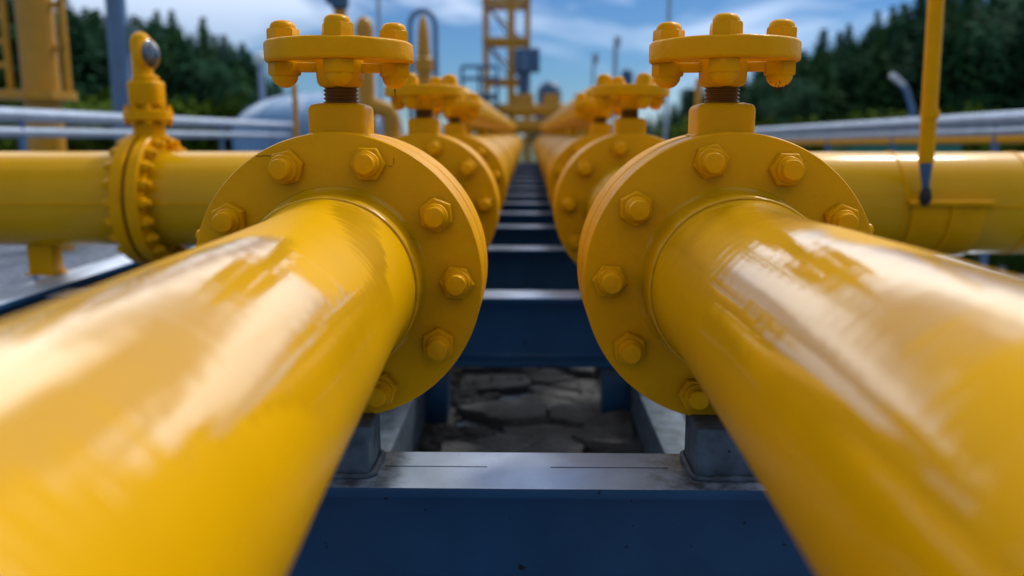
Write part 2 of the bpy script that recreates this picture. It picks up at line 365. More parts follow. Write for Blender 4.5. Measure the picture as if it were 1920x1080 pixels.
def ring_mesh(seed):
    T = 0.043; ri = 0.106; b = 0.0065
    prof = [(ri+b, -T/2)]
    def arc(cx, cz, r, a0, a1, n=5): return [(cx+r*math.cos(R_(a0+(a1-a0)*i/n)), cz+r*math.sin(R_(a0+(a1-a0)*i/n))) for i in range(n+1)]
    prof = arc(WR-b, -T/2+b, b, -90, 0) + arc(WR-b, T/2-b, b, 0, 90) + arc(ri+b, T/2-b, b, 90, 180) + arc(ri+b, -T/2+b, b, 180, 270)
    mb = MB().lathe(prof, 'Z', seg=96, closed=True)
    mb.wobble(0.0016, 16, seed)
    return mb.mesh('handwheel', M['paint'], 50)
ME_RING = ring_mesh(1)
def hub_mesh():
    mb = MB()
    w = 0.047
    prof = [(w*0.93, 0.012), (w, 0.006), (w, -0.052), (w*0.97, -0.062), (w*0.88, -0.069), (w*0.70, -0.072)]
    mb.lathe(prof, 'Z', seg=48, sq=2.2)
    mb.wobble(0.0010, 30, 3)
    return mb.mesh('hub', M['paint'], 40)
ME_HUB = hub_mesh()
ME_ARM = MB().box((0.077, 0, -0.030), (0.070, 0.026, 0.020), 0.005).mesh('spoke', M['paint'], 40)
def stem_mesh():
    prof = []; h = -0.066; p = 0.0082
    while h > -0.118:
        prof += [(0.0335, h), (0.0375, h-p*0.38), (0.0375, h-p*0.5), (0.0335, h-p*0.9)]; h -= p
    return MB().lathe(prof, 'Z', seg=48).mesh('threaded_stem', M['stem'], 30)
ME_STEM = stem_mesh()
def neck_mesh():
    # bonnet block: rounded box standing on both flange rims, top at -0.112 below the wheel plane
    mb = MB()
    w = 0.0615
    zt = -0.108; zb = -0.21
    prof = [(w, zb), (w, zt-0.013), (w*0.975, zt-0.006), (w*0.92, zt-0.002), (w*0.84, zt), (0.040, zt+0.003)]
    mb.lathe(prof, 'Z', seg=64, sq=7)
    mb.wobble(0.0009, 22, 5)
    return mb.mesh('bonnet', M['paint'], 40)
ME_NECK = neck_mesh()
def weld_mesh():
    # lumpy weld run at the foot of the bonnet
    mb = MB(); w = 0.0625; pts = []
    n = 80
    for i in range(n+1):
        a = 2*PI*i/n; ca, sa = math.cos(a), math.sin(a); k = 1/((abs(ca)**9+abs(sa)**9)**(1/9))
        x = w*k*ca; y = w*k*sa
        z = math.sqrt(max(FR*FR-x*x, 0))
        pts.append((x, y, z-0.001))
    rs = [0.0042 + 0.0022*noise.noise(Vector((p[0]*90, p[1]*90, 1.0))) for p in pts]
    return mb.tube(pts, rs, 8, cap=False).mesh('weld_bead', M['paint'], 60)
ME_WELD = weld_mesh()
ME_PLUG = MB().lathe([(0.012, -0.004), (0.012, 0.006), (0.009, 0.011), (0.0005, 0.013)], 'Z', seg=16).wobble(0.0008, 90, 2).mesh('plug', M['paint'])
def rear_neck_mesh():
    return MB().lathe([(0.181, 0), (0.181, 0.10), (0.173, 0.16), (0.163, 0.18)], 'Y', seg=80).mesh('weld_neck', M['neck'])
ME_RNECK = rear_neck_mesh()
ME_FNECK = MB().lathe([(0.190, 0.001), (0.188, 0.006), (0.182, 0.012), (0.181, 0.10), (0.176, 0.118), (0.163, 0.14)], '-Y', seg=80).mesh('weld_neck', M['neck'])

AXIS_Z = 1.0
VALVE_H = 0.471       # wheel plane above the pipe axis
def valve(label, cx, y0, angles, wheel_rot, plug=None, wheel_dx=0.0, front_neck=True, wheel_h=VALVE_H):
    """y0 = front face of the near flange"""
    t = thing('flanged_valve', label, 'valve', (cx, y0, AXIS_Z-FR), group='flanged valves along the two pipelines')
    zc = FR
    put(ME_FL, 'flange', t, (0, 0, zc)); put(ME_FL, 'flange', t, (0, FT+GAP, zc)); put(ME_GASKET, 'gasket', t, (0, FT, zc))
    for i, a in enumerate(angles):
        a = R_(a); r = 0.826*FR
        bo = put(ME_STUD[i % 5], 'bolt', t, (r*math.cos(a), 0, zc+r*math.sin(a)))
        put(ME_NUT[i % 5], 'nut', bo); put(ME_NUT[(i+2) % 5], 'nut', bo, (0, 2*FT+GAP, 0), (0, 0, PI))
    if plug is not None:
        put(ME_PLUG, 'rim_plug', t, (FR*math.cos(R_(plug)), 0.03, zc+FR*math.sin(R_(plug))), (0, R_(90-plug), 0))
    yc = FT+GAP/2
    put(ME_NECK, 'bonnet', t, (wheel_dx, yc, zc+wheel_h)); put(ME_WELD, 'weld_bead', t, (wheel_dx, yc, zc))
    put(ME_STEM, 'threaded_stem', t, (wheel_dx, yc, zc+wheel_h))
    hub = put(ME_HUB, 'hub', t, (wheel_dx, yc, zc+wheel_h))
    ring = put(ME_RING, 'handwheel', t, (wheel_dx, yc, zc+wheel_h), (0, 0, R_(wheel_rot)))
    for k in range(4):
        a = PI/2*k
        put(ME_ARM, 'spoke', ring, (0, 0, 0), (0, 0, a))
        put(ME_CAP_UP[k], 'cap_nut', ring, (0.116*math.cos(a), 0.116*math.sin(a), 0.0205))
        put(ME_CAP_DN[(k+1) % 4], 'cap_nut', ring, (0.116*math.cos(a), 0.116*math.sin(a), -0.0205))
    if front_neck: put(ME_FNECK, 'weld_neck', t, (0, 0, zc))
    put(ME_RNECK, 'weld_neck', t, (0, 2*FT+GAP, zc))
    return t
Y1 = 1.76; Y2 = 3.42; Y3 = 4.95
XL = (-0.400, -0.425, -0.43); XR = (0.422, 0.412, 0.42)
angL = [150, 112, 73, 33, -1, -33, -70, -106, -142, -178]
angR = [143, 102, 66, 30, -6, -42, -78, 255-360, 215, 180]
V1 = valve('yellow flanged valve nearest the camera on the left pipeline', XL[0], Y1, angL, 101, plug=163, wheel_dx=-0.005, front_neck=False)
V2 = valve('yellow flanged valve nearest the camera on the right pipeline', XR[0], Y1, angR, 79, plug=20, wheel_dx=-0.007, front_neck=False)
base = [i*36+6 for i in range(10)]
valve('blurred second yellow valve from the camera on the left pipeline', XL[1], Y2, base, 70)
valve('blurred second yellow valve from the camera on the right pipeline', XR[1], Y2, [180-a for a in base], 110)
valve('third yellow valve on the left pipeline, in front of the thick header', XL[2], Y3, [a+9 for a in base], 80)
valve('third yellow valve on the right pipeline, in front of the thick header', XR[2], Y3, [a+9 for a in base], 100)

def paint_crack(v, lines):
    for pts in lines:
        P = [at(px, py, Y1-0.0003)-v.location for px, py in pts]
        MB().tube(P, 0.0007, 6).build('paint_crack', M['crack'], v)
paint_crack(V1, [[(480, 293), (500, 292), (519, 293)], [(738, 297), (739, 303), (738, 309)], [(728, 311), (736, 312)]])
paint_crack(V2, [[(1625, 436), (1631, 440), (1637, 439)], [(1624, 444), (1622, 452), (1625, 460)], [(1641, 458), (1646, 462)]])
# a hanging drip and a bit of dark moss under the right hand nuts of the two nearest wheels
def wheel_of(v): return [c for c in v.children if c.name.startswith('handwheel')][0]
MB().lathe([(0.0022, 0.004), (0.0016, -0.006), (0.0012, -0.014), (0.0003, -0.016)], 'Z', seg=10).build('paint_drip', M['stem'], wheel_of(V1), (0.116*math.cos(R_(-98))*0+0.0, -0.116, -0.0735))
mb = MB(); rm = random.Random(9)
for i in range(46):
    a = rm.uniform(0, 2*PI); r0 = rm.uniform(0.004, 0.024); L = rm.uniform(0.006, 0.016)*(1.6 if i == 0 else 1)
    p = Vector((r0*math.cos(a), r0*math.sin(a), 0.016*(r0/0.024)**2)); q = p+Vector((rm.uniform(-.004, .004)+0.004*math.cos(a), rm.uniform(-.004, .004)+0.004*math.sin(a), -L))
    mb.tube([p, p.lerp(q, 0.5)+Vector((rm.uniform(-.002, .002), 0, 0)), q], [0.0008, 0.0006, 0.0002], 5)
ms = mb.build('moss_fringe', M['dark'], wheel_of(V2), (0.0, -0.116, -0.071)); ms['kind'] = 'stuff'

# ------------------------------------------------------------------ near pipes
def near_pipe(label, cx, vp):
    d = ray(*vp).normalized()                     # pipe direction, away from the camera
    o = Vector((cx, Y1, AXIS_Z))
    q = Vector((0, 1, 0)).rotation_difference(d)
    t = thing('gas_pipe', label, 'pipe', o, q.to_euler(), group='near pipes of the two pipelines')
    r = 0.1655
    ny = 0.112
    mb = MB()
    prof = [(0.196, -0.002), (0.194, 0.005), (0.187, 0.010), (0.1835, 0.016), (0.1825, 0.05), (0.181, ny-0.01), (0.178, ny)]
    mb.lathe(prof, '-Y', seg=128); mb.build('weld_neck', M['neck'], t)
    # weld bead: slightly lumpy ring
    mb = MB(); pts = []
    for i in range(161):
        a = 2*PI*i/160; pts.append((0.1775*math.cos(a), -ny-0.004+0.0015*noise.noise(Vector((math.cos(a)*9, math.sin(a)*9, cx*9))), 0.1775*math.sin(a)))
    mb.tube(pts, [0.0042+0.0016*noise.noise(Vector((p[0]*80, p[2]*80, cx))) for p in pts], 8, cap=False).build('weld_bead', M['neck'], t, angle=60)
    mb = MB()
    prof = [(0.1765, ny), (0.1755, ny+0.012), (0.172, ny+0.03), (0.169, ny+0.07), (0.1665, ny+0.14), (r, ny+0.24)]
    y = ny+0.30
    while y < 4.2: prof.append((r, y)); y += 0.08
    mb.lathe(prof, '-Y', seg=160)
    mb.wobble(0.0016, 5.0, 3+cx)
    mb.build('pipe_barrel', M['gloss'] if cx < 0 else M['glossR'], t, angle=60)
    return t
near_pipe('large glossy yellow pipe running out of the bottom left corner', XL[0], (924, 253))
near_pipe('large glossy yellow pipe running out of the bottom right corner', XR[0], (1043, 280))

def pipe_between(label, x0, y0, x1, y1, group=None):
    d = Vector((x1-x0, y1-y0, 0)); L = d.length
    t = MB().lathe([(0.1655, 0), (0.1655, L*0.5), (0.1655, L)], 'Y', seg=96).build('pipe_spool', M['gloss'], None, (x0, y0, AXIS_Z), Vector((0, 1, 0)).rotation_difference(d).to_euler(), angle=60)
    return tag(t, label, 'pipe', group)
YE = 2*FT+GAP+0.17
gp = 'pipe spools between the valves'
pipe_between('yellow pipe spool between first and second valve of the left pipeline', XL[0], Y1+YE, XL[1], Y2-0.13, gp)
pipe_between('yellow pipe spool between first and second valve of the right pipeline', XR[0], Y1+YE, XR[1], Y2-0.13, gp)
pipe_between('yellow pipe spool between second and third valve of the left pipeline', XL[1], Y2+YE, XL[2], Y3-0.13, gp)
pipe_between('yellow pipe spool between second and third valve of the right pipeline', XR[1], Y2+YE, XR[2], Y3-0.13, gp)

# thick headers behind the third valves with a slimmer pipe above
def header(label, lab2, cx):
    t = thing('header_pipe', label, 'pipe', (cx, Y3+0.45, AXIS_Z), group='thick header pipes behind the valves')
    r = 0.292; L = 18.5
    prof = [(0.165, -0.06), (0.20, -0.03), (0.27, 0.02), (r, 0.10)]
    y = 0.5
    while y < L: prof.append((r, y)); y += 0.5
    MB().lathe(prof+[(r, L)], 'Y', seg=96).build('pipe_barrel', M['hdr'], t, angle=60)
    for k in range(6):
        y = 1.6+k*2.8
        MB().lathe([(r-0.01, y), (r+0.006, y+0.002), (r+0.006, y+0.016), (r-0.01, y+0.018)], 'Y', seg=64).build('weld_bead', M['hdr'], t)
    u = thing('upper_pipe', lab2, 'pipe', (cx, Y3+0.35, AXIS_Z+0.475), group='slim upper pipes over the headers')
    r2 = 0.118
    prof = [(0.004, -0.03), (0.06, -0.02), (0.10, 0.01), (r2, 0.07)] + [(r2, 0.6*k) for k in range(1, 31)]
    MB().lathe(prof, 'Y', seg=48).build('pipe_barrel', M['hdr'], u, angle=60)
    for k in range(8):
        MB().lathe([(0.05, -0.20), (0.05, -0.05)], 'Z', (0, 0.5+k*2.2, 0), seg=20).build('riser', M['hdr'], u)
header('thick yellow header pipe behind the third valve of the left line', 'slim yellow upper pipe running above the left thick header', XL[2])
header('thick yellow header pipe behind the third valve of the right line', 'slim yellow upper pipe running above the right thick header', XR[2])

# ------------------------------------------------------------------ steel frame
BH = 0.31; BW = 0.20; TF = 0.022
def ibeam_profile():
    w = BW/2; t = 0.007; f = 0.014
    return [(-w, 0), (-w, -TF), (-t-f, -TF), (-t, -TF-f), (-t, -BH+TF+f), (-t-f, -BH+TF), (-w, -BH+TF), (-w, -BH), (w, -BH), (w, -BH+TF),
            (t+f, -BH+TF), (t, -BH+TF+f), (t, -TF-f), (t+f, -TF), (w, -TF), (w, 0)]
beamY = [1.715, 3.74, 5.32, 6.60, 7.75, 8.9, 10.1, 11.4, 12.7, 14.0, 15.4, 16.9, 18.5, 20.2, 22.0]
beamlab = ['dark blue steel beam nearest the camera, with two blocks on top',
           'second dark blue steel beam from the camera, over the broken paving',
           'third dark blue steel beam from the camera between the pipelines']
def paint_lit_top(me):  # upward faces get the paler colour with sky light painted in
    me.materials.append(M['lit_top'])
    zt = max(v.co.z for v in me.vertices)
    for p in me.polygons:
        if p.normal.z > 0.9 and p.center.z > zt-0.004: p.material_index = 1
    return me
ME_BEAM = paint_lit_top(MB().prism(ibeam_profile(), -2.12, 2.12, 'X', 0.003).mesh('cross_beam', M['steel'], 30))
ME_LEG = MB().box((0, 0, 0), (0.12, 0.12, 1.0), 0.004).mesh('leg', M['steel'])
def cross_beam(y, lab):
    t = thing('steel_beam', lab, 'beam', (0, y, 0), group='cross beams under the pipelines')
    put(ME_BEAM, 'girder', t, (0, 0, BEAM_TOP))
    if y < 2:
        for xa, xb in ((-0.305, -0.085), (0.05, 0.30)):
            MB().box(((xa+xb)/2, 0.012, BEAM_TOP+0.0006), (xb-xa, 0.0011, 0.0018), 0.0004).build('scribed_seam', M['grime'], t)
    for x in (-1.9, -0.42, 0.395, 1.9):
        put(ME_LEG, 'leg', t, (x, 0, (BEAM_TOP-BH)/2), scale=(1, 1, BEAM_TOP-BH+0.02))
    return t
for i, y in enumerate(beamY):
    lab = beamlab[i] if i < 3 else 'far blue steel beam, one of a ladder of beams between the pipelines'
    cross_beam(y, lab)
# long beams at both sides
for sx, side in ((-1, 'left'), (1, 'right')):
    t = tag(put(paint_lit_top(MB().prism(ibeam_profile(), 3.2, 22.3, 'Y', 0.003).mesh('side_beam', M['steel'], 30)), 'side_beam', None, (sx*2.29, 0, BEAM_TOP+0.004)),
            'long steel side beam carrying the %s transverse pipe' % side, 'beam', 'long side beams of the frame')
# sleepers on the ground under the frame
for sx, side in ((-1, 'left'), (1, 'right')):
    tag(MB().box((sx*0.525, 12.0, 0.125), (0.13, 20.2, 0.25), 0.006).build('sleeper_beam', M['grime']),
        'pale galvanised ground sleeper under the %s pipeline' % side, 'beam', 'ground sleepers')
# saddle blocks
def support(lab, x, y, zt, group):
    t = thing('pipe_support', lab, 'support', (x, y, BEAM_TOP), group=group)
    h = zt-BEAM_TOP
    MB().box((0, 0, h/2+0.001), (0.15, 0.14, h), 0.008, seg=3).wobble(0.002, 20, x).build('block', M['grime'], t)
    mb = MB(); pts = []
    for i in range(61):
        a = 2*PI*i/60; ca, sa = math.cos(a), math.sin(a); k = 1/((abs(ca)**9+abs(sa)**9)**(1/9))
        pts.append((0.079*k*ca, 0.074*k*sa, 0.004))
    mb.tube(pts, [0.007+0.004*noise.noise(Vector((p[0]*60, p[1]*60, x))) for p in pts], 8, cap=False).build('weld_bead', M['grime'], t, angle=60)
    return t
support('grimy steel block under the nearest left valve', XL[0]+0.0, 1.735, AXIS_Z-FR+0.012, 'steel blocks on the beams under the valves')
support('grimy steel block under the nearest right valve', XR[0]+0.0, 1.735, AXIS_Z-FR+0.012, 'steel blocks on the beams under the valves')
for x, y, l in ((XL[1], Y2+0.26, 'second left'), (XR[1], Y2+0.26, 'second right'), (XL[2], Y3+0.31, 'third left'), (XR[2], Y3+0.31, 'third right')):
    support('dark steel block under the %s valve' % l, x, y, AXIS_Z-FR+0.10 if 0 else AXIS_Z-0.165, 'steel blocks on the beams under the valves')

# ------------------------------------------------------------------ broken paving seen between the first two beams
def slab(poly, h):
    mb = MB(); cx = sum(p[0] for p in poly)/len(poly); cy = sum(p[1] for p in poly)/len(poly)
    pts = []
    n = len(poly)
    for i in range(n):
        a, b = Vector(poly[i]), Vector(poly[(i+1) % n])
        for k in range(4):
            p = a.lerp(b, k/4); j = 0.02
            p = p + Vector((noise.noise(Vector((p.x*9, p.y*9, 0))), noise.noise(Vector((p.x*9, p.y*9, 7)))))*j
            pts.append((p.x-cx, p.y-cy))
    mb.prism(pts, -0.02, h, 'Z', 0.007)
    bmesh.ops.triangulate(mb.bm, faces=[f for f in mb.bm.faces if len(f.verts) > 4])
    return mb, (cx, cy)
rs = random.Random(21)
seeds = []
tries = 0
while len(seeds) < 34 and tries < 4000:
    tries += 1
    p = (rs.uniform(-0.26, 0.47), rs.uniform(2.6, 5.0))
    if all(abs(p[0]-q[0])/1.25 + abs(p[1]-q[1]) > 0.165 for q in seeds): seeds.append(p)
def clip(poly, n, d):
    out = []
    for a, b in zip(poly, poly[1:]+poly[:1]):
        da = a[0]*n[0]+a[1]*n[1]-d; db = b[0]*n[0]+b[1]*n[1]-d
        if da <= 0: out.append(a)
        if da*db < 0:
            t = da/(da-db); out.append((a[0]+(b[0]-a[0])*t, a[1]+(b[1]-a[1])*t))
    return out
slabs = []
for p in seeds:
    poly = [(-0.34, 2.5), (0.455, 2.5), (0.455, 5.1), (-0.34, 5.1)]
    for q in seeds:
        if q == p: continue
        n = (q[0]-p[0], q[1]-p[1]); L = math.hypot(*n); n = (n[0]/L, n[1]/L)
        poly = clip(poly, n, (q[0]+p[0])/2*n[0]+(q[1]+p[1])/2*n[1]-rs.uniform(0.004, 0.011))
        if len(poly) < 3: break
    if len(poly) >= 3 and not (p[0] < -0.08 and rs.random() < 0.5): slabs.append((poly, rs.uniform(0.02, 0.075)))
for poly, h in slabs:
    mb, (cx, cy) = slab(poly, h)
    tag(mb.build('flagstone', M['stone'], None, (cx, cy, 0.012), (R_(rs.uniform(-4, 4)), R_(rs.uniform(-4, 4)), 0), angle=30),
        'irregular grey cracked flagstone on the ground between the two pipelines', 'paving stone', 'cracked flagstones between the beams')
slabs = [(pl, h, '') for pl, h in slabs]
mb = MB(); rnd = random.Random(4)
for i in range(2600):
    x = rnd.uniform(-0.46, 0.46) if rnd.random() < 0.3 else rnd.uniform(-0.46, -0.18); y = rnd.uniform(2.3, 5.0)
    inside = any(min(p[0] for p in pl)+.04 < x < max(p[0] for p in pl)-.04 and min(p[1] for p in pl)+.04 < y < max(p[1] for p in pl)-.04 for pl, _, _ in slabs)
    if any(min(p[0] for p in pl) < x < max(p[0] for p in pl) and min(p[1] for p in pl) < y < max(p[1] for p in pl) for pl, _, _ in slabs) and rnd.random() < 0.8: continue
    if inside and rnd.random() < 0.2: continue
    s = (0.3 if inside else 1.0)*rnd.uniform(0.008, 0.05)*rnd.random()**0.5
    t = bmesh.new(); bmesh.ops.create_icosphere(t, subdivisions=1, radius=s)
    for v in t.verts:
        v.co *= 1+0.5*noise.noise(v.co*30+Vector((i, 0, 0))); v.co.z *= 0.55
    bmesh.ops.transform(t, matrix=Matrix.Translation((x, y, s*0.25+0.002+(0.05 if inside else 0))) @ Matrix.Rotation(rnd.uniform(0, 6), 4, 'Z'), verts=t.verts[:])
    mb._merge(t)
rb = mb.build('rubble', M['rubble'], angle=20); rb['kind'] = 'stuff'; rb['label'] = 'dark rubble between the flagstones'

# ------------------------------------------------------------------ transverse pipes
YT = 4.22
def transverse_left():
    c = at(100, 372.5, YT); r = 0.232
    t = thing('transverse_pipe', 'yellow pipe crossing into the left pipeline with a bolted flange joint', 'pipe', (c.x, YT, c.z))
    X0 = -3.9-c.x; X1 = XL[1]-c.x-0.05
    prof = [(r, X0+0.2*k) for k in range(int((X1-X0)/0.2)+1)] + [(r, X1)]
    # barrel axis along X; object coords keep brush marks round it
    MB().lathe(prof, 'X', seg=96).build('pipe_barrel', M['plain'], t, angle=60)
    fx = at(286, 372, YT).x-c.x
    FRt = 0.325
    for s, x in ((-1, fx-0.066), (1, fx+0.008)):
        b = 0.008
        MB().lathe([(r-0.01, 0), (FRt-b, 0), (FRt, b), (FRt, 0.058-b), (FRt-b, 0.058), (r-0.01, 0.058)], 'X', (x, 0, 0), seg=96).build('flange', M['paint'], t)
    MB().lathe([(r-0.01, 0), (FRt-0.02, 0), (FRt-0.02, 0.016), (r-0.01, 0.016)], 'X', (fx-0.008, 0, 0), seg=64).build('gasket', M['stem'], t)
    stud = MB().lathe([(0.011, -0.114), (0.016, -0.11), (0.016, 0.112), (0.011, 0.116)], 'X', seg=12).mesh('bolt', M['paint'])
    nutb = MB(); hexprof(nutb, 0.05, 0.03, 'X', (0, 0, 0), 0.2); nutb = nutb.mesh('nut', M['paint'])
    for k in range(20):
        a = 2*PI*k/20
        bo = put(stud, 'bolt', t, (fx, 0.283*math.cos(a), 0.283*math.sin(a)))
        put(nutb, 'nut', bo, (0.066, 0, 0)); put(nutb, 'nut', bo, (-0.066, 0, 0), (0, 0, PI))
    # seam weld along the side facing the camera
    MB().box(((X0+X1)/2, -r-0.0005, -0.01), (X1-X0-0.1, 0.006, 0.008), 0.002).build('seam_weld', M['paint'], t)
    return c, fx+c.x
cL, fxL = transverse_left()
# gauge assembly standing on the flange joint
zt = cL.z+0.325
g = thing('pressure_gauge', 'yellow instrument head with a glass dial standing on the left flange joint', 'gauge', (fxL+0.01, YT, zt))
k = YT/F_PX
MB().lathe([(0.075, -0.03), (0.075, 0.05), (0.055, 0.065)], 'Z', seg=32).build('nozzle', M['paint'], g)
MB().lathe([(0.105, 0.055), (0.115, 0.06), (0.115, 0.10), (0.105, 0.105)], 'Z', seg=48).build('flange', M['paint'], g)
for q in range(8):
    a = 2*PI*(q+.5)/8
    px_, py_ = 0.092*math.cos(a), 0.092*math.sin(a)
    bo = MB().lathe([(0.009, 0.03), (0.009, 0.132)], 'Z', (px_, py_, 0), seg=12).build('bolt', M['paint'], g)
    for zz3, ax3 in ((0.104, 'Z'), (0.056, '-Z')):
        mbq = MB(); hexprof(mbq, 0.034, 0.02, ax3, (px_, py_, zz3), 0.2); mbq.build('nut', M['paint'], bo)
MB().lathe([(0.06, 0.10), (0.06, 0.125), (0.072, 0.13), (0.074, 0.135), (0.074, 0.235), (0.066, 0.245), (0.05, 0.247)], 'Z', seg=40, sq=2).build('body', M['paint'], g)
gh = MB()
gh.lathe([(0.060, 0.244), (0.062, 0.25), (0.062, 0.265), (0.05, 0.272)], 'Z', seg=32)
gh.lathe([(0.048, 0.26)] + [(0.048, 0.26+0.0185*i) for i in range(1, 10)] + [(0.048*math.cos(R_(15*i)), 0.427+0.048*math.sin(R_(15*i))) for i in range(1, 6)]+[(0.001, 0.476)], 'Z', (-0.012, 0, 0), seg=40)
gh.build('head', M['paint'], g)
dl = MB().lathe([(0.050, -0.02), (0.072, 0.0), (0.074, 0.02), (0.069, 0.028), (0.065, 0.028)], 'X', seg=40).build('dial_case', M['paint'], g, (0.010, -0.005, 0.372), (0, 0, R_(-14)))
MB().lathe([(0.066, 0.0285), (0.062, 0.032), (0.031, 0.037), (0.001, 0.038)], 'X', seg=40).build('glass', M['glass'], dl)

# post under the left transverse pipe
p = at(87, 500, YT)
tag(MB().box((0, 0, (cL.z-0.2-BEAM_TOP)/2), (0.125, 0.10, cL.z-0.2-BEAM_TOP), 0.006).box((0, 0, 0.008), (0.15, 0.13, 0.012), 0.003).build('support_post', M['paint'], None, (p.x, YT, BEAM_TOP+0.004)),
    'short yellow post holding up the left transverse pipe', 'post')
# dark foot under the flange joint
tag(MB().box((0, 0, 0.05), (0.16, 0.2, 0.10), 0.006).box((0, 0, 0.11), (0.10, 0.14, 0.05), 0.01).build('rubber_foot', M['dark'], None, (fxL+0.04, YT, BEAM_TOP-0.06)),
    'black rubber foot under the left flange joint', 'support')

def transverse_right():
    c = at(1850, 381, YT); r = 0.246
    t = thing('transverse_pipe', 'yellow pipe crossing into the right pipeline, wrapped by a clamped sleeve', 'pipe', (c.x, YT, c.z))
    X0 = XR[1]-c.x+0.05; X1 = 3.9-c.x
    prof = [(r, X0+0.2*k) for k in range(int((X1-X0)/0.2)+1)] + [(r, X1)]
    MB().lathe(prof, 'X', seg=96).build('pipe_barrel', M['plain'], t, angle=60)
    # half sleeve clamped on the lower half
    a = at(1668, 381, YT).x-c.x; b = at(1798, 381, YT).x-c.x
    mb = MB(); n = 24
    def arc(rr): return [(-rr*math.cos(R_(-4+i*188/n)), -rr*math.sin(R_(-4+i*188/n))) for i in range(n+1)]
    ri, ro = r-0.004, r+0.016
    pts = arc(ro) + arc(ri)[::-1]
    mb.prism(pts, a, b, 'X', 0.003)
    mb.build('clamp_sleeve', M['paint'], t)
    MB().box(((a+b)/2, -r-0.02, 0.022), (b-a+0.05, 0.05, 0.022), 0.005).build('clamp_lip', M['paint'], t)
    MB().box(((b+X1)/2, -r-0.0005, 0.0), (X1-b-0.05, 0.006, 0.012), 0.002).build('seam_weld', M['paint'], t)
    for bx in (at(1655, 378, YT).x-c.x, at(1880, 378, YT).x-c.x):
        MB().lathe([(r-0.01, 0), (r+0.004, 0.002), (r+0.004, 0.014), (r-0.01, 0.016)], 'X', (bx, 0, 0), seg=96).build('weld_bead', M['paint'], t)
    s = at(1735, 420, YT).x-c.x
    mb = MB(); pts = [(s-0.01*i/20, -(r+0.02)*math.cos(R_(-2+i*4.4)), -(r+0.02)*math.sin(R_(-2+i*4.4))) for i in range(21)]
    mb.tube(pts, 0.011, 10).build('strap', M['paint'], t)
    return c
cR = transverse_right()
YP = YT-0.30
p0 = at(1735, 372, YP); p1 = at(1736, 305, YP); p2 = at(1765, -160, YP)
t = thing('standpipe', 'tall slim yellow pole with a black tip standing against the right transverse pipe', 'pole', p0)
o = Vector(p0)
MB().tube([p1-o, (p1-o).lerp(p2-o, 0.5), p2-o], 0.034, 24).build('pole', M['paint'], t)
MB().lathe([(0.040, -0.02), (0.040, 0.02)], 'Z', seg=24).build('collar', M['paint'], t, p1-o+Vector((0, 0, 0.215)))
MB().tube([p1-o+Vector((0, 0, 0.012)), (p1-o)*0.9, (p1-o)*0.5, (p1-o)*0.32], [0.029, 0.028, 0.019, 0.015], 20).build('sleeve', M['greycab'], t)
MB().lathe([(0.004, -0.035), (0.020, -0.022), (0.028, 0.0), (0.024, 0.03), (0.014, 0.055), (0.004, 0.06)], 'Z', seg=24).build('black_tip', M['dark'], t)

# ------------------------------------------------------------------ guard rails left and right
def rail(label, cat_pts_hi, cat_pts_lo, r_hi, r_lo, extra=None, name='guard_rail'):
    a, b = at(*cat_pts_hi[0]), at(*cat_pts_hi[1])
    d = (b-a)
    a0, b0 = a-d*0.9, b+d*0.55
    t = thing(name, label, 'railing', (a0.x, a0.y, 0))
    o = Vector((a0.x, a0.y, 0))
    MB().tube([a0-o, b0-o], r_hi, 20).build('top_rail', M['galv'], t)
    e, f = at(*cat_pts_lo[0]), at(*cat_pts_lo[1]); dd = f-e
    e0, f0 = e-dd*0.9, f+dd*0.55
    MB().tube([e0-o, f0-o], r_lo, 20).build('lower_rail', M['galv'], t)
    if extra:
        e, f = at(*extra[0]), at(*extra[1]); dd = f-e
        MB().tube([e-dd*0.9-o, f+dd*0.55-o], 0.04, 16).build('yellow_rail', M['paint'], t)
    n = 9
    for i in range(n):
        q = a0.lerp(b0, (i+0.42)/n)
        MB().tube([(q.x-o.x, q.y-o.y, 0.0), (q.x-o.x, q.y-o.y, q.z-0.02)], 0.03, 12).build('post', M['bluepole'], t)
    return t
rail('long galvanised twin tube railing on the left, behind the flange joint', [(0, 214, 7.3), (550, 236, 16.4)], [(0, 247, 7.3), (550, 255, 16.4)], 0.062, 0.048)
rail('long galvanised twin tube railing on the right, behind the slim pole', [(1900, 221, 7.6), (1430, 246, 15.5)], [(1900, 245, 7.6), (1430, 260, 15.5)], 0.062, 0.046, [(1900, 260, 7.6), (1430, 268, 15.5)])

# ------------------------------------------------------------------ background plant, left
def vpole(name, label, cat, px, py_top, Y, width_px, m, py_base=None, group=None, cap=True):
    b = at(px, 100, Y); tp = at(px, py_top, Y)
    r = width_px*Y/F_PX/2
    t = thing(name, label, cat, (b.x, Y, 0), group=group)
    MB().lathe([(r*1.02, 0), (r, 0.1), (r*0.97, tp.z)], 'Z', seg=32).build('shaft', m, t)
    MB().box((0, 0, 0.02), (r*4, r*4, 0.04), 0.004).build('base_plate', m, t)
    return t, r, tp.z
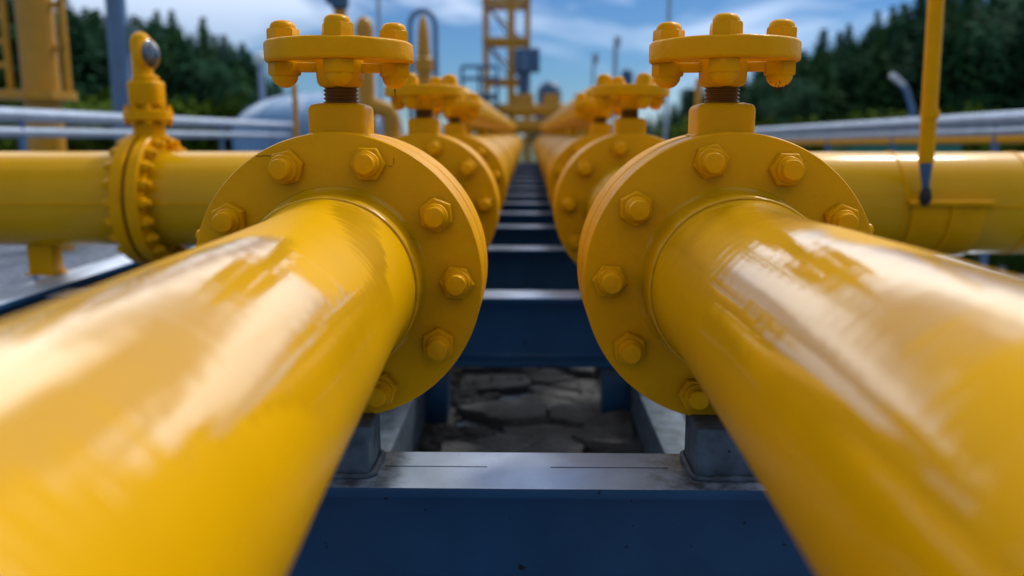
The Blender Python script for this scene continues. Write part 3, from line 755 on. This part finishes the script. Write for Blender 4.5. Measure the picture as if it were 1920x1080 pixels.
# yellow tower
Yt = 9.6
b = at(74, 120, Yt); k = Yt/F_PX*1.02
tw = thing('yellow_tower', 'big yellow column with ladder cage and platform at the far left', 'tower', (b.x, Yt, 0))
H = 4.4
MB().lathe([(0.19, 0), (0.19, H)], 'Z', seg=40).build('column', M['dull'], tw)
def zpx(py, Y): return at(990, py, Y).z
zp = zpx(178, Yt)
MB().lathe([(0.20, -0.05), (0.36, -0.05), (0.36, 0.04), (0.20, 0.04)], 'Z', (0, 0, zp), seg=8).box((-0.28, 0, zp), (0.62, 0.6, 0.09), 0.01).build('platform', M['dull'], tw)
for px, w_ in ((29, 0.06), (122, 0.07)):
    x = at(px, 100, Yt).x-b.x
    MB().box((x, -0.15 if px < 100 else 0, (zp+H)/2), (w_, 0.05, H-zp), 0.006).build('cage_post', M['dull'], tw)
for py in (122, 78, 30, -15):
    z = zpx(py, Yt)
    MB().box((at(5, 100, Yt).x-b.x-0.1, -0.15, z), (0.46, 0.04, 0.06), 0.006).build('rung', M['dull'], tw)
for py in (88, 5, -60):
    MB().box((at(115, 100, Yt).x-b.x-0.03, 0, zpx(py, Yt)), (0.16, 0.05, 0.06), 0.006).build('bracket', M['dull'], tw)
x = at(-30, 100, Yt).x-b.x
MB().box((x, -0.15, (zp+H)/2), (0.07, 0.05, H-zp), 0.006).build('cage_post', M['dull'], tw)
# blue grey pole
t, r, h = vpole('lamp_mast', 'thick blue grey pole in front of the left forest', 'pole', 224, -260, 11.5, 36, M['bluepole'])
z = zpx(70, 11.5)
MB().lathe([(0.16, 0), (0.17, 0.02), (0.17, 0.07), (0.16, 0.08)], Matrix.Rotation(R_(20), 4, 'Z') @ AX['-Y'], (0.12, 0.05, z), seg=24).build('round_sign', mat('pale_green_enamel', (0.10, 0.22, 0.24), 0.5), t)
# globe lamp
t, r, h = vpole('globe_lamp', 'grey lamp post with a white globe left of the left handwheel', 'lamp', 488, 118, 20, 11, M['paleblue'])
bmz = MB(); bmesh.ops.create_uvsphere(bmz.bm, u_segments=20, v_segments=12, radius=0.16); bmz.build('globe', M['lampwhite'], t, (0, 0, h+0.08))
# pale dome tank
c = at(600, 252, 18)
mb = MB(); prof = []
for i in range(13):
    a = PI/2*i/12; prof.append((max(1.75*math.cos(a), 0.01), 1.35+0.80*math.sin(a)))
t = thing('dome_tank', 'pale blue dome roofed tank behind the left handwheel', 'tank', (c.x, 18, 0))
mb.lathe([(1.75, 0), (1.75, 1.3)]+prof, 'Z', seg=40).build('shell', M['pale'], t)
for q in range(12):
    a = 2*PI*q/12
    MB().tube([(1.755*math.cos(PI/2*i/8)*math.cos(a), 1.755*math.cos(PI/2*i/8)*math.sin(a), 1.35+0.805*math.sin(PI/2*i/8)) for i in range(9)], 0.018, 6).build('rib', M['pale'], t)
vpole('marker_post', 'slim yellow post under the left handwheel, before the railing', 'post', 549, 158, 6.4, 10, M['dull'])
# valve actuator on stand
c = at(637, 12, 10.5)
t = thing('valve_actuator', 'dark blue actuator on a yellow stand behind the left handwheel', 'actuator', (c.x, 10.5, 0))
MB().lathe([(0.05, 0), (0.05, c.z-0.2), (0.07, c.z-0.15), (0.08, c.z-0.05)], 'Z', seg=24).build('stand', M['dull'], t)
MB().lathe([(0.06, -0.06), (0.10, -0.04), (0.11, 0.0), (0.11, 0.16), (0.08, 0.2), (0.03, 0.21)], 'Z', (0, 0, c.z+0.02), seg=24).box((-0.09, 0, c.z+0.08), (0.14, 0.12, 0.10), 0.02).build('actuator_head', M['greycab'], t)
# yellow vessel with rounded top
c = at(679, 30, 10)
t = thing('yellow_vessel', 'upright yellow vessel with a rounded top behind the left handwheel', 'vessel', (c.x+0.02, 10, 0))
rr = 0.105
MB().lathe([(rr, 0.3)]+[(rr, c.z-0.15)]+[(rr*math.cos(R_(15*i)), c.z-0.15+0.15*math.sin(R_(15*i))) for i in range(1, 6)]+[(0.002, c.z)], 'Z', seg=32).build('shell', M['dull'], t)
MB().lathe([(0.12, 0), (0.14, 0.02), (0.14, 0.35), (0.12, 0.36)], 'Z', seg=24).build('skirt', M['dull'], t)
MB().tube([(0.05, 0, 1.62), (0.15, -0.05, 1.60), (0.27, -0.05, 1.56), (0.30, -0.05, 1.46), (0.30, -0.05, 0.0)], 0.10, 20).build('outlet_elbow', M['dull'], t)
MB().lathe([(0.13, -0.03), (0.16, -0.02), (0.16, 0.04), (0.13, 0.05)], 'Z', (0.30, -0.05, 1.25), seg=24).build('flange', M['dull'], t)
# vent stack with arch
c = at(793, 30, 13.5)
t = thing('vent_stack', 'pointed yellow vent stack above the second left valve', 'stack', (c.x, 13.5, 0))
rr = 0.118
MB().lathe([(rr, 0), (rr, c.z-0.75), (rr*0.8, c.z-0.35), (rr*0.78, c.z-0.25), (rr*0.5, c.z-0.05), (0.01, c.z+0.02)], 'Z', seg=28).build('shaft', M['dull'], t)
zb = zpx(122, 13.5)
MB().lathe([(rr*0.9, -0.12), (rr*1.25, -0.09), (rr*1.25, 0.09), (rr*0.9, 0.12)], 'Z', (0, 0, zb), seg=24).build('collar', M['dull'], t)
c = at(792, 20, 14.5)
zz_ = c.z-0.22
t = tag(MB().tube([(-0.21, 0, 0), (-0.21, 0, zz_)] + [(-0.21*math.cos(R_(20*i)), 0, zz_+0.22*math.sin(R_(20*i))) for i in range(1, 9)] + [(0.21, 0, zz_), (0.21, 0, 0)], 0.045, 16).build('arch_pipe', M['bluepole'], None, (c.x, 14.5, 0)),
        'blue grey arch shaped pipe around the yellow vent stack', 'pipe')
# blue platform railing
c0 = at(866, 125, 24); c1 = at(932, 125, 24)
t = thing('platform_frame', 'blue railed platform left of the yellow lattice tower', 'platform', ((c0.x+c1.x)/2, 24, 0))
hw = (c1.x-c0.x)/2
for zz2 in (c0.z, c0.z-0.32): MB().tube([(-hw, 0, zz2), (hw, 0, zz2)], 0.05, 12).build('rail', M['greycab'], t)
for x in (-hw, 0.0, hw): MB().tube([(x, 0, 0), (x, 0, c0.z)], 0.045, 12).build('post', M['greycab'], t)
MB().box((0, 0.3, c0.z-0.8), (hw*2, 0.7, 0.14), 0.01).build('deck', M['greycab'], t)
# lattice tower
Yl = 26.0; kl = Yl/16
xl, xr = at(912, 100, Yl).x, at(989, 100, Yl).x
cx = (xl+xr)/2; hw = (xr-xl)/2
t = thing('lattice_tower', 'tall yellow steel lattice tower at the end of the pipelines', 'tower', (cx, Yl, 0))
HT = zpx(-330, Yl)
for x, y, ww in ((-hw, -hw, 0.085), (hw, -hw, 0.10), (-hw, hw, 0.07), (hw, hw, 0.07), (0.23*hw, -hw-0.01, 0.13)):
    MB().box((x, y, HT/2), (ww*kl, ww*kl, HT), 0.004).build('leg', M['dull'], t)
for py in (-290, -215, -140, -68, 8, 80, 155, 205):
    z = zpx(py, Yl)
    for y in (-hw-0.052*kl, hw):
        MB().box((0, y, z), (2*hw+0.1*kl, 0.06*kl, 0.10*kl), 0.004).build('cross_bar', M['dull'], t)
    for x in (-hw, hw): MB().box((x+0.003, 0, z), (0.06*kl, 2*hw, 0.09*kl), 0.004).build('cross_bar', M['dull'], t)
for i, (pa, pb) in enumerate(((-215, -140), (-140, -68), (-68, 8), (8, 80), (80, 155))):
    za, zb = zpx(pa, Yl), zpx(pb, Yl)
    MB().tube([(-hw, hw-0.06, za), (hw, hw-0.06, zb)], 0.028*kl, 8).build('brace', M['bluepole'], t)
    MB().tube([(-hw, -hw+0.1, za), (0.25*hw, -hw+0.1, zb)], 0.02*kl, 8).build('brace', M['bluepole'], t)
# cabinet hung on the tower
c = at(989, 114, Yl-0.75)
t = thing('control_cabinet', 'blue grey box cabinet beside the yellow lattice tower', 'cabinet', (c.x, Yl-0.75, 0))
MB().box((0, 0, c.z), (0.43*kl, 0.30*kl, 0.40*kl), 0.012).build('cabinet_box', M['greycab'], t)
MB().box((-0.05*kl, -0.155*kl, c.z-0.02), (0.11*kl, 0.012, 0.28*kl), 0.004).build('door', M['bluepole'], t)
MB().tube([(-0.06*kl, 0, c.z-0.62*kl), (-0.06*kl, 0, c.z-0.2*kl)], 0.10*kl, 16).box((-0.06*kl, 0.28, c.z-0.45*kl), (0.16, 0.46, 0.12), 0.01).build('mounting_arm', M['greycab'], t)
# manifold across the end
Ym = 24.4
t = thing('manifold', 'yellow pipe manifold crossing behind the ends of the headers', 'manifold', (at(990, 230, Ym).x, Ym, 0))
for py, rr in ((206, 0.17), (237, 0.20)):
    MB().tube([(-2.2, 0, zpx(py, Ym)), (2.2, 0, zpx(py, Ym))], rr, 24).build('header', M['dull'], t)
for px, wv in ((980, 40), (1033, 30), (1085, 14)):
    x = at(px, 200, Ym).x-t.location.x
    zlo, zhi = zpx(220, Ym), zpx(176, Ym)
    MB().box((x, 0.02, (zlo+zhi)/2), (wv*Ym/F_PX, 0.3, zhi-zlo), 0.02).build('riser', M['dull'], t)
    MB().box((x+0.1, 0.02, zlo/2-0.001), (0.07, 0.07, zlo-0.004), 0.006).build('leg', M['dull'], t)
# small round tanks far off
for px, py, rw, Y, lab in ((1030, 152, 22, 34, 'dark blue round topped tank right of the lattice tower'), (1176, 128, 11, 40, 'small blue round tank behind the second right handwheel')):
    c = at(px, py, Y); r = rw*Y/F_PX
    tag(MB().lathe([(r, 0), (r, c.z-r)]+[(max(r*math.cos(R_(15*i)), 0.01), c.z-r+r*math.sin(R_(15*i))) for i in range(1, 7)], 'Z', seg=32).build('round_tank', M['greycab'], None, (c.x, Y, 0)), lab, 'tank')
# lamp masts
def far_lamp(px, py, Y, w_, lab):
    t, r, h = vpole('street_lamp', lab, 'lamp', px, py, Y, w_, M['paleblue'], group='lamp masts in the far yard')
    MB().box((0.02*Y/10, 0, h), (0.07*Y/10, 0.12, 0.11*Y/10), 0.02).build('lamp_head', M['paleblue'], t)
far_lamp(1154, 78, 26, 8, 'pale lamp mast left of the right handwheel, taller of two')
far_lamp(1113, 110, 32, 5, 'shorter faint lamp mast behind the second right valve')
vpole('lightning_mast', 'very tall thin grey mast above the right handwheel', 'mast', 1252, -300, 14, 7, M['paleblue'])
vpole('lightning_mast', 'very tall thin grey mast between the two left handwheels', 'mast', 712, -300, 14, 7, M['paleblue'])
vpole('marker_post', 'yellow post beside the stem of the right handwheel', 'post', 1312, 148, 8.0, 12, M['dull'])
# curved street lamp at the right
c = at(1708, 240, 22); t = thing('street_lamp', 'grey swan neck street lamp in front of the right forest', 'lamp', (c.x, 22, 0))
hp = at(1706, 190, 22); tp = at(1683, 150, 22)
mid = at(1699, 168, 22)
MB().tube([(0, 0, 0), (0, 0, hp.z-0.2), (hp.x-c.x, 0, hp.z), (mid.x-c.x, 0, mid.z), (tp.x-c.x, 0, tp.z)], 0.07, 14).build('swan_neck_pole', M['bluepole'], t)
MB().box((tp.x-c.x, 0, tp.z), (0.42, 0.2, 0.13), 0.04, Euler((0, R_(40), 0)).to_matrix()).build('lamp_head', M['lampwhite'], t)
# teal container behind the right pipe
c = at(1672, 278, 12.5)
t = thing('green_skip', 'teal green metal container behind the right transverse pipe', 'container', (c.x, 12.5, 0))
MB().box((0, 0, 0.59), (1.56, 0.9, 1.18), 0.02).build('bin_body', M['green'], t)
MB().box((0, 0, 1.20), (1.62, 0.96, 0.06), 0.015).build('rim', M['green'], t)
for x in (-0.6, -0.2, 0.2, 0.6): MB().box((x, -0.47, 0.5), (0.06, 0.05, 0.9), 0.01).build('rib', M['green'], t)

# ------------------------------------------------------------------ hills and trees
def hill(name, x0, x1, y0, y1, h, seed):
    mb = MB(); nx, ny = 40, 16
    V = []
    for j in range(ny+1):
        row = []
        for i in range(nx+1):
            u, v = i/nx, j/ny
            x = x0+(x1-x0)*u; y = y0+(y1-y0)*v
            z = h*math.sin(PI*min(max(u, 0), 1))**0.6*min(1, v*1.5)*(1+0.25*noise.noise(Vector((x*0.05, y*0.05, seed))))
            row.append(mb.bm.verts.new((x, y, z-0.3)))
        V.append(row)
    for j in range(ny):
        for i in range(nx): mb.bm.faces.new((V[j][i], V[j][i+1], V[j+1][i+1], V[j+1][i]))
    structure(mb.build(name, M['hill']))
hill('hill', -95, -17, 46, 120, 7.0, 1)
hill('hill', 14, 110, 44, 120, 7.0, 2)

def conifer_meshes(seed, m):
    rnd = random.Random(seed)
    bm = bmesh.new()
    H = 10.0
    tiers = 30
    for i in range(tiers):
        f = i/(tiers-1)
        z = 0.7+(H-0.8)*f**0.92
        L = (2.15*(1-f)**0.85+0.10)*rnd.uniform(0.85, 1.12)
        nb = int(13-7*f)
        for k in range(nb):
            a = 2*PI*(k+rnd.random()*0.8)/nb+i*0.7
            ln = L*rnd.uniform(0.65, 1.15); droop = rnd.uniform(0.15, 0.45)*ln
            ca, sa = math.cos(a), math.sin(a); px, py = -sa, ca
            segs = 4
            for s in range(segs):
                for q in range(3):
                    r0 = ln*(s+rnd.random()*0.5)/segs; r1 = r0+ln/segs*rnd.uniform(0.9, 1.5)
                    wd = (0.34*(1-s/segs)+0.10)*rnd.uniform(0.6, 1.2)*(0.45+0.55*(1-f))
                    off = rnd.uniform(-0.22, 0.22)*(1-0.6*f)
                    z0 = z-droop*(r0/ln)**1.3+rnd.uniform(-.12, .12); z1 = z-droop*(r1/ln)**1.3-rnd.uniform(0, 0.18)
                    p0 = Vector((ca*r0+px*(off-wd/2), sa*r0+py*(off-wd/2), z0)); p1 = Vector((ca*r0+px*(off+wd/2), sa*r0+py*(off+wd/2), z0+rnd.uniform(-.06, .06)))
                    p2 = Vector((ca*r1+px*off*1.4, sa*r1+py*off*1.4, z1))
                    bm.faces.new((bm.verts.new(p0), bm.verts.new(p1), bm.verts.new(p2)))
    me = bpy.data.meshes.new('crown'); bm.to_mesh(me); bm.free(); me.materials.append(m)
    tm = MB().lathe([(0.17, 0), (0.13, 2), (0.07, 6.5), (0.02, 9.6)], 'Z', seg=10).mesh('trunk', M['bark'])
    return me, tm
CON = [conifer_meshes(1, M['fir']), conifer_meshes(2, M['fir']), conifer_meshes(3, M['fir2'])]
rnd = random.Random(11)
def conifer(x, y, z, h, kind, label, group):
    cm, tm = CON[kind]; s = h/10.0
    t = thing('conifer_tree', label, 'tree', (x, y, z), (0, 0, rnd.uniform(0, 6)), group=group)
    w_ = rnd.uniform(1.35, 2.1)*(10.0/max(h, 6))**0.3; t.scale = (s*w_, s*w_, s)
    put(cm, 'crown', t); put(tm, 'trunk', t)
def broadleaf_meshes(seed):
    rnd = random.Random(seed); bm = bmesh.new()
    blobs = [(0, 0, 6.4, 2.2)] + [(rnd.uniform(-1.9, 1.9), rnd.uniform(-1.9, 1.9), rnd.uniform(2.4, 8.2), rnd.uniform(0.9, 1.7)) for _ in range(15)]
    for bx, by, bz, br_ in blobs:
        k = 1.0 if bz < 6.5 else 0.7
        for _ in range(int(150*br_)):
            d = Vector((rnd.gauss(0, 1), rnd.gauss(0, 1), rnd.gauss(0, 0.85))).normalized()*br_*rnd.uniform(0.5, 1.12)
            p = Vector((bx*k, by*k, bz))+d
            u = Vector((rnd.gauss(0, 1), rnd.gauss(0, 1), rnd.gauss(0, 1))).normalized()*0.23; v = u.orthogonal().normalized()*0.14
            bm.faces.new([bm.verts.new(p+c) for c in (-u, v, u, -v)])
    me = bpy.data.meshes.new('crown'); bm.to_mesh(me); bm.free(); me.materials.append(M['fir'])
    tb = MB().lathe([(0.2, 0), (0.15, 2.5), (0.06, 7)], 'Z', seg=10)
    for a in range(5): tb.tube([(0, 0, 2.2+a*0.6), (0.8*math.cos(a*2.2), 0.8*math.sin(a*2.2), 3.6+a*0.7), (1.5*math.cos(a*2.2), 1.5*math.sin(a*2.2), 4.8+a*0.6)], [0.08, 0.05, 0.02], 6)
    return me, tb.mesh('trunk', M['bark'])
BRO = [broadleaf_meshes(5), broadleaf_meshes(6)]
def broadleaf(x, y, z, h, label, group):
    cm, tm = BRO[rnd.randint(0, 1)]; s = h/9.0
    t = thing('broadleaf_tree', label, 'tree', (x, y, z), (0, 0, rnd.uniform(0, 6)), group=group)
    w_ = rnd.uniform(0.95, 1.35); t.scale = (s*w_, s*w_, s)
    put(cm, 'crown', t); put(tm, 'trunk', t)
# skyline heights in picture rows: (px, top row)
SKY_L = [(-260, -150), (-60, -60), (60, -40), (130, -16), (250, 2), (330, 22), (400, 42), (450, 68), (500, 92), (545, 150), (600, 185)]
SKY_R = [(1205, 222), (1240, 190), (1275, 158), (1330, 140), (1420, 95), (1490, 72), (1540, 42), (1600, 46), (1650, 8), (1700, -30), (1800, -40), (1920, -60), (2200, -130)]
def interp(tab, x):
    for (a, b), (c, d) in zip(tab, tab[1:]):
        if a <= x <= c: return b+(d-b)*(x-a)/(c-a)
    return tab[0][1] if x < tab[0][0] else tab[-1][1]
for side, tab, lo, hi, lab, grp in (('L', SKY_L, -240, 590, 'dark conifer in the blurred forest on the left', 'dark conifers of the left forest'),
                                    ('R', SKY_R, 1215, 2150, 'dark conifer in the blurred forest on the right', 'dark conifers of the right forest')):
    for row, (Y, step) in enumerate(((38, 46), (46, 36), (54, 30), (62, 26))):
        px = lo + row*13
        while px < hi:
            q = px + rnd.uniform(-10, 10); Yq = Y+rnd.uniform(-3, 3)
            top = interp(tab, q) + rnd.uniform(-8, 34) + (3-row)*14
            zt = at(q, top, Yq).z
            x = at(q, 250, Yq).x
            z0 = -0.2
            h = max(zt-z0, 2.0)
            if rnd.random() < (0.16 if row < 3 else 0.08):
                broadleaf(x, Yq, z0, h*0.9, 'round crowned leafy tree among the blurred conifers on the '+('left' if side == 'L' else 'right'), 'leafy trees of the %s forest' % ('left' if side == 'L' else 'right'))
            else: conifer(x, Yq, z0, h, rnd.choice((0, 1, 2) if row else (0, 1, 2, 2)), lab, grp)
            px += step*rnd.uniform(0.8, 1.2)
# a low far wood closes the horizon in the middle
for i in range(16):
    q = 560+i*44+rnd.uniform(-10, 10); Y = rnd.uniform(110, 130)
    if 545 < q < 1240:
        p = at(q, rnd.uniform(205, 222), Y)
        conifer(p.x, Y, -0.2, p.z+0.2, 2, 'tiny far conifer on the horizon between the two forests', 'far conifers on the horizon')
# bushes
def bush_mesh(seed):
    rnd = random.Random(seed); bm = bmesh.new()
    blobs = [(rnd.uniform(-.7, .7), rnd.uniform(-.5, .5), rnd.uniform(0.35, 1.25), rnd.uniform(0.35, 0.65)) for _ in range(9)]
    for bx, by, bz, br_ in blobs:
        for _ in range(190):
            d = Vector((rnd.gauss(0, 1), rnd.gauss(0, 1), rnd.gauss(0, 1))).normalized()*br_*rnd.uniform(0.55, 1.1)
            p = Vector((bx, by, max(bz, br_*0.7)))+d
            if p.z < 0: continue
            u = Vector((rnd.gauss(0, 1), rnd.gauss(0, 1), rnd.gauss(0, 1))).normalized()*0.09; v = u.orthogonal().normalized()*0.055
            bm.faces.new([bm.verts.new(p+c) for c in (-u, v, u, -v)])
    me = bpy.data.meshes.new('bush'); bm.to_mesh(me); bm.free(); me.materials.append(M['leaf']); return me
BM = [bush_mesh(1), bush_mesh(2)]
def bush(px, py_top, Y, lab, grp):
    p = at(px, py_top, Y); s = max(p.z, 0.6)/1.7
    o = put(BM[rnd.randint(0, 1)], 'bush', None, (at(px, 250, Y).x, Y, 0), (0, 0, rnd.uniform(0, 6)), (s*1.15, s, s))
    tag(o, lab, 'bush', grp)
for px, pt in ((150, 160), (195, 182), (260, 185), (310, 178), (350, 165), (395, 185), (440, 172), (480, 190), (110, 180), (60, 150)):
    bush(px, pt, rnd.uniform(22, 27), 'olive green bush at the foot of the left forest', 'bushes below the left forest')
for px, pt in ((1290, 215), (1340, 222), (1420, 218), (1500, 216), (1560, 212), (1610, 205), (1660, 214), (1730, 205), (1800, 210), (1850, 192), (1910, 205)):
    bush(px, pt, rnd.uniform(24, 29), 'olive green bush at the foot of the right forest', 'bushes below the right forest')
# small weed tufts on the gravel at the right
def tuft_mesh(seed):
    rnd = random.Random(seed); bm = bmesh.new()
    for _ in range(90):
        a = rnd.uniform(0, 2*PI); r0 = rnd.uniform(0, 0.06); L = rnd.uniform(0.10, 0.26); ln = rnd.uniform(0.1, 0.6)
        p = Vector((r0*math.cos(a), r0*math.sin(a), 0)); q = p+Vector((math.cos(a)*L*ln, math.sin(a)*L*ln, L)); w_ = Vector((-math.sin(a), math.cos(a), 0))*0.007
        bm.faces.new((bm.verts.new(p-w_), bm.verts.new(p+w_), bm.verts.new(q)))
    me = bpy.data.meshes.new('weed_tuft'); bm.to_mesh(me); bm.free(); me.materials.append(M['grass']); return me
TM = tuft_mesh(3)
for px, py in ((1838, 507), (1856, 512), (1910, 505), (1918, 512), (1850, 500), (1900, 515), (1810, 495), (1880, 496)):
    d = ray(px, py); k = -CAM_H/d.z; p = Vector((0, 0, CAM_H))+d*k
    tag(put(TM, 'weed_tuft', None, (p.x, p.y, 0), (0, 0, rnd.uniform(0, 6)), (1.3, 1.3, 1.3)), 'green weed tuft on the gravel below the right transverse pipe', 'weed', 'weed tufts on the gravel')
